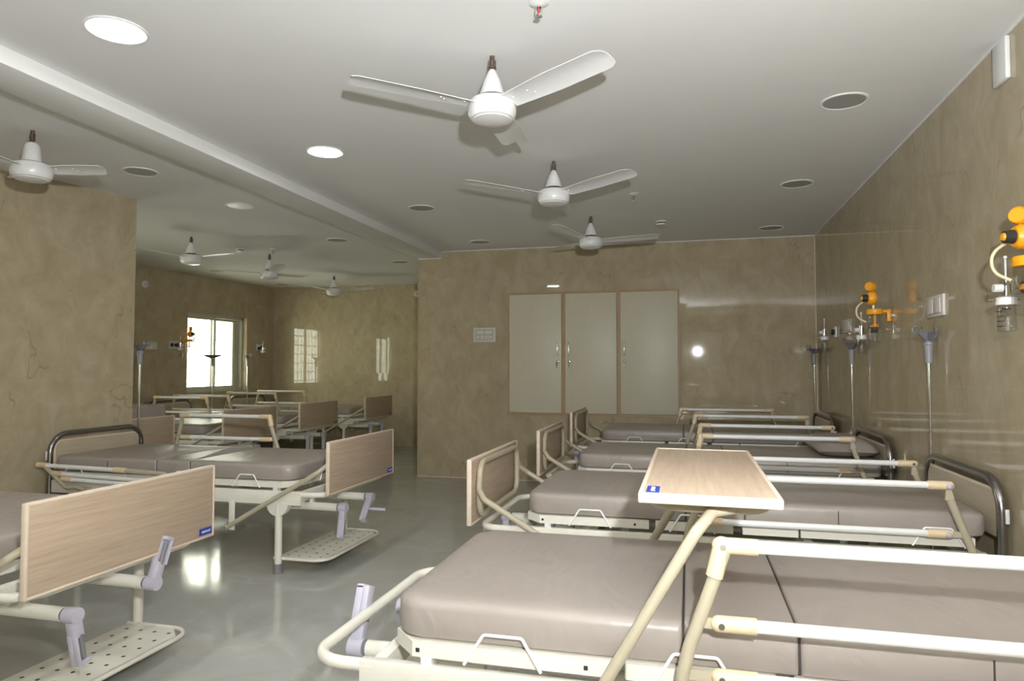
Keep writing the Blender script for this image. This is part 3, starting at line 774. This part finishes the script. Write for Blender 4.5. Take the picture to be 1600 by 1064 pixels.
smoke(-.234, 6.572, 'smoke detector on the ceiling right of the farthest fan')
smoke(-5.013, 6.899, 'smoke detector at the tip of the shiny annex fan blade')

# ------------------------------------------------------------------ fittings on the walls
# wall frame: o = out of the wall, s = along it (towards the camera on the right wall)
def wall_thing(name, label, cat, x, y, z, rz, group=None): return thing(name, label, cat, (x, y, z), rz, group)
# local axes of wall things: -X points out of the wall, +Y along it
def switch_plate(x, y, z, rz, w, h, label, n=2, grp='switch plates'):
    t = wall_thing('switch_plate', label, 'switch plate', x, y, z, rz, grp)
    obj('plate', lambda b: b.box(-.014, 0, -w / 2, w / 2, -h / 2, h / 2, .003), 'switch', t)
    obj('inner_frame', lambda b: b.box(-.0155, -.012, -w * .40, w * .40, -h * .36, h * .36, .001), 'disc', t)
    for k in range(n):
        ww = w * .78 / n; y0 = -w * .39 + ww * k
        obj('rocker', lambda b: b.box(-.020, -.013, y0 + .003, y0 + ww - .003, -h * .34, h * .34, .002), 'switch', t)
    return t
switch_plate(XR, 4.10, 1.606, 0, .27, .112, 'two-gang switch plate on the right wall above the nearest drip stand', 2)
switch_plate(XR, 6.20, 1.624, 0, .30, .105, 'single socket plate on the right wall beside the flow meter', 1)
t = switch_plate(-2.285, YB, 1.66, PI / 2, .265, .168, 'white socket and switch plate on the back wall left of the cabinets', 1)
for o in [c for c in t.children if c.name.startswith('rocker')]: bpy.data.objects.remove(o)
for q, (y0, y1, z0, z1) in enumerate(((-.098, -.004, .006, .052), (.004, .098, .006, .052), (-.098, -.004, -.052, -.004), (.004, .098, -.052, -.004))):
    obj('rocker' if q < 2 else 'socket', lambda b: b.box(-.0195, -.013, y0, y1, z0, z1, .002), 'switch', t)
for y0 in (-.05, .05):
    obj('socket_pins', lambda b: [b.cyl((-.0205, y0 + dy, -.03 + dz), (-.019, y0 + dy, -.03 + dz), .0045, seg=10) for dy, dz in ((-.014, -.008), (.014, -.008), (0, .012))], 'line', t)
def flx(s): p = FL0 + FLd * s; return p.x, p.y
angL = math.atan2(FLd.y, FLd.x) + PI / 2 * 3         # +Y of the thing along the wall
def left_rz(): return math.atan2(-nL.y, -nL.x) + PI    # -X -> into the room
x_, y_ = flx(2.69); switch_plate(x_, y_, 1.575, left_rz(), .24, .105, 'wide switch plate on the dim annex wall behind the left drip stand', 2)
w = thing('junction_box', 'tall white cover box high on the right wall under the ceiling', 'box', (XR, 3.235, 2.55))
obj('cover', lambda b: b.box(-.020, 0, -.062, .062, -.088, .088, .005), 'white', w)
def round_cap(x, y, z, rz, label):
    t = wall_thing('round_wall_cap', label, 'wall cap', x, y, z, rz, 'round white wall caps')
    obj('cap', lambda b: b.lathe([(0, .0), (.05, .0), (.05, .010), (.043, .017), (0, .019)], (0, 0, 0), (-1, 0, 0), 24), 'white', t, 'rcap')
    obj('slots', lambda b: [b.box(-.0205, -.0185, dy - .003, dy + .003, -.018, .018) for dy in (-.015, 0, .015)], 'disc', t, 'rslot')
x_, y_ = flx(2.80); round_cap(x_, y_, 2.40, left_rz(), 'round white cap high on the annex wall beside the left wall end')
round_cap(-4.30, 10.504, 2.49, PI / 2, 'round white cap high on the far end wall, beside the pillar')

def jar_lines(b, r, z0, n=5, dz=-.022, w=1.3):
    for k in range(n):
        for a0 in (PI * .55,):
            pts = [((r + .0006) * math.cos(a0 + w * q / 6), (r + .0006) * math.sin(a0 + w * q / 6), z0 + dz * k) for q in range(7)]
            b.tube(pts, .0011, seg=6)
def flow_meter(x, y, z, rz, label, plate=True, cone=False):
    t = wall_thing('flow_meter', label, 'flow meter', x, y, z, rz, 'oxygen flow meters')
    if plate: obj('outlet_plate', lambda b: b.box(-.018, 0, -.045, .045, -.05, .05, .008), 'white', t, 'fmp')
    obj('outlet', lambda b: b.cyl((-.018 if plate else 0, 0, 0), (-.045, 0, 0), .024), 'black', t, 'fmo')
    obj('body', lambda b: (b.cyl((-.03, 0, 0), (-.10, 0, 0), .008), b.cyl((-.10, 0, -.028), (-.10, 0, .028), .016), b.cyl((-.10, 0, -.055), (-.10, 0, -.028), .005)), 'chrome', t, 'fmb')
    obj('control_knob', lambda b: b.cyl((-.112, 0, -.002), (-.143, 0, -.002), .0155), 'white', t, 'fmk')
    obj('flow_tube', lambda b: b.lathe([(0, .024), (.010, .024), (.0085, .112), (0, .115)], (-.10, 0, 0), seg=14), 'clear', t, 'fmt')
    obj('tube_core', lambda b: (b.cyl((-.10, 0, .02), (-.10, 0, .116), .0036, seg=8), b.sphere((-.10, 0, .116), .007, seg=8)), 'white', t, 'fmc')
    obj('bottle_cap', lambda b: b.lathe([(0, -.036), (.026, -.036), (.036, -.041), (.036, -.068), (0, -.068)], (-.10, 0, 0), seg=26), 'white', t, 'fmbc')
    obj('hose_barb', lambda b: b.cyl((-.134, .0, -.048), (-.160, 0, -.048), .0055, .0035), 'chrome', t, 'fmh')
    bt = obj('bottle', lambda b: b.lathe([(.031, -.068), (.032, -.163), (.029, -.170), (0, -.172), (0, -.169), (.027, -.167), (.030, -.162), (.029, -.068)], (-.10, 0, 0), seg=26), 'clear', t, 'fmbt')
    def marks(b):
        jar_lines(b, .032, -.092, 4, -.019, 2.4)
        for k in range(6): b.box(-.028 + .005 * k, -.025 + .005 * k, -.033 - .001 * (k % 3), -.031, -.088, -.082 + .001 * (k % 2))
    mk = obj('level_marks', marks, 'line', bt, 'fmm'); mk.location = (-.10, 0, 0)
    return t
def suction(x, y, z, rz, label):
    """z: height of the regulator body"""
    t = wall_thing('suction_unit', label, 'suction unit', x, y, z, rz, 'yellow suction units')
    obj('wall_adapter', lambda b: b.lathe([(0, 0), (.026, 0), (.026, .010), (.012, .014), (.012, .03), (0, .03)], (0, 0, -.115), (-1, 0, 0), 20), 'chrome', t, 'sua')
    obj('gauge', lambda b: (b.lathe([(0, -.022), (.028, -.022), (.031, -.016), (.031, .018), (.028, .022), (.025, .018), (0, .018)], (-.12, 0, .076), (-.72, -.66, .1), 26)), 'yellow', t, 'sug')
    obj('regulator', lambda b: (b.lathe([(0, -.030), (.030, -.029), (.044, -.014), (.045, .010), (.034, .026), (0, .028)], (-.118, 0, 0), (-1, -.12, 0), 28)), 'yellow', t, 'sur')
    k = obj('regulator_knob', lambda b: b.lathe([(0, 0), (.026, 0), (.022, .036), (0, .036)], (-.140, -.003, 0), (-1, -.12, 0), 22), 'black', t, 'suk')
    obj('knob_cap', lambda b: b.lathe([(0, .036), (.015, .036), (.012, .043), (0, .043)], (-.140, -.003, 0), (-1, -.12, 0), 18), 'yellow', k, 'suc')
    obj('gauge_stem', lambda b: b.cyl((-.118, 0, .03), (-.12, 0, .06), .008), 'chrome', t, 'sus'); obj('jar_stem', lambda b: b.cyl((-.105, -.0, -.035), (-.103, 0, -.085), .009), 'chrome', t, 'sus2')
    obj('jar_lid', lambda b: (b.lathe([(0, -.108), (.047, -.108), (.049, -.104), (.049, -.078), (.044, -.072), (0, -.070)], (-.10, 0, 0), seg=30), b.box(-.075, -.02, -.012, .012, -.098, -.078, .005), b.box(-.030, -.002, -.016, .016, -.155, -.074, .006)), 'yellow', t, 'sul')
    j = obj('jar', lambda b: b.lathe([(.044, -.108), (.044, -.278), (.039, -.285), (0, -.286), (0, -.282), (.038, -.281), (.042, -.276), (.042, -.108)], (-.10, 0, 0), seg=30), 'clear', t, 'suj')
    mk = obj('level_marks', lambda b: jar_lines(b, .044, -.14, 6, -.021, .6), 'line', j, 'sum'); mk.location = (-.10, 0, 0)
    obj('float', lambda b: (b.cyl((-.10, 0, -.108), (-.10, 0, -.175), .008), b.lathe([(0, -.172), (.022, -.172), (.028, -.190), (0, -.190)], (-.10, 0, 0), seg=22)), 'yellow', t, 'suf')
    obj('hose', lambda b: b.tube([(-.150, .03, -.012), (-.205, .03, -.055), (-.200, .03, -.125), (-.146, .02, -.155)], .006, .06, seg=10), 'hose', t, 'suh')
suction(XR, 4.94, 1.735, 0, 'yellow suction regulator with clear jar, middle of the right wall')
flow_meter(XR, 5.30, 1.548, 0, 'flow meter bottle half hidden behind the middle suction jar', False)
flow_meter(XR, 6.66, 1.598, 0, 'flow meter with clear bottle farthest along the right wall')
suction(XR, 2.84, 1.752, 0, 'yellow suction regulator cut off by the right edge of the photo')
flow_meter(XR, 3.02, 1.588, 0, 'large near flow meter with white cap and marked bottle at the right edge', True)
rl = left_rz()
x_, y_ = flx(2.27)
t = wall_thing('gas_outlet', 'twin gas outlet plate on the annex wall left of the window', 'gas outlet', x_, y_, 1.60, rl, 'annex gas outlets')
obj('plate', lambda b: b.box(-.018, 0, -.09, .09, -.055, .055, .004), 'switch', t, 'gop')
for dy in (-.055, .055): obj('outlet', lambda b: b.cyl((-.018, dy, 0), (-.03, dy, 0), .028), 'black', t, ('goo', dy))
x_, y_ = flx(2.25); flow_meter(x_, y_, 1.60, rl, 'annex flow meter on the twin gas outlet plate, left of the window', False)
x_, y_ = flx(2.08); suction(x_, y_, 1.76, rl, 'yellow suction unit at the left frame of the annex window')
x_, y_ = flx(.39)
t = wall_thing('gas_outlet', 'gas outlet plate on the annex wall right of the window', 'gas outlet', x_, y_, 1.62, rl, 'annex gas outlets')
obj('plate', lambda b: b.box(-.018, 0, -.075, .075, -.055, .055, .004), 'switch', t, 'gop2')
for dy in (-.045,): obj('outlet', lambda b: b.cyl((-.018, dy, 0), (-.03, dy, 0), .028), 'black', t, ('goo', dy))
flow_meter(x_, y_ - .03, 1.60, rl, 'annex flow meter on the outlet plate right of the window', False)

# ------------------------------------------------------------------ light
world = bpy.data.worlds.new('World'); bpy.context.scene.world = world; world.use_nodes = True
bg = world.node_tree.nodes['Background']; bg.inputs[0].default_value = (1., 1., .84, 1); bg.inputs[1].default_value = 11.
def light(name, kind, loc, energy, color=(1, 1, 1), **kw):
    l = bpy.data.lights.new(name, kind); l.energy = energy; l.color = color
    for k, v in kw.items(): setattr(l, k, v)
    o = bpy.data.objects.new(name, l); col.objects.link(o); o.location = loc
    return o
FL = light('camera_flash', 'SPOT', (.20, -.02, 1.60), 450, (.95, .97, 1.), shadow_soft_size=.028, spot_size=math.radians(176), spot_blend=1.)
FL.rotation_euler = Vector((-.25, 1., .66)).to_track_quat('-Z', 'Y').to_euler()   # speedlight head tilted up for bounce
# portals: guide the sky light through the two annex windows
for i, (a, c) in enumerate(WINS):
    p = fl((a + c) / 2, .20, (WZ0 + WZ1) / 2)
    L = light('window_portal', 'AREA', p, 1, (1, 1, 1), shape='RECTANGLE', size=1.2, size_y=1.2)
    L.data.cycles.is_portal = True
    L.rotation_euler = Vector((-nL.x, -nL.y, 0)).to_track_quat('-Z', 'Y').to_euler()

# ------------------------------------------------------------------ camera
f_px, yaw, pitch = 1075., .2506, .0395
cam = bpy.data.cameras.new('camera'); cam.sensor_width = 36.; cam.lens = f_px / 1600 * 36; cam.clip_start = .02
co = bpy.data.objects.new('camera', cam); col.objects.link(co)
co.location = (0, 0, 1.28); co.rotation_euler = (PI / 2 + pitch, 0, yaw)
sc = bpy.context.scene; sc.camera = co
sc.view_settings.view_transform = 'Standard'; sc.view_settings.look = 'None'; sc.view_settings.gamma = 1.
sc.view_settings.exposure = .12
sc.view_settings.use_curve_mapping = False
sc.cycles.max_bounces = 10; sc.cycles.transparent_max_bounces = 16
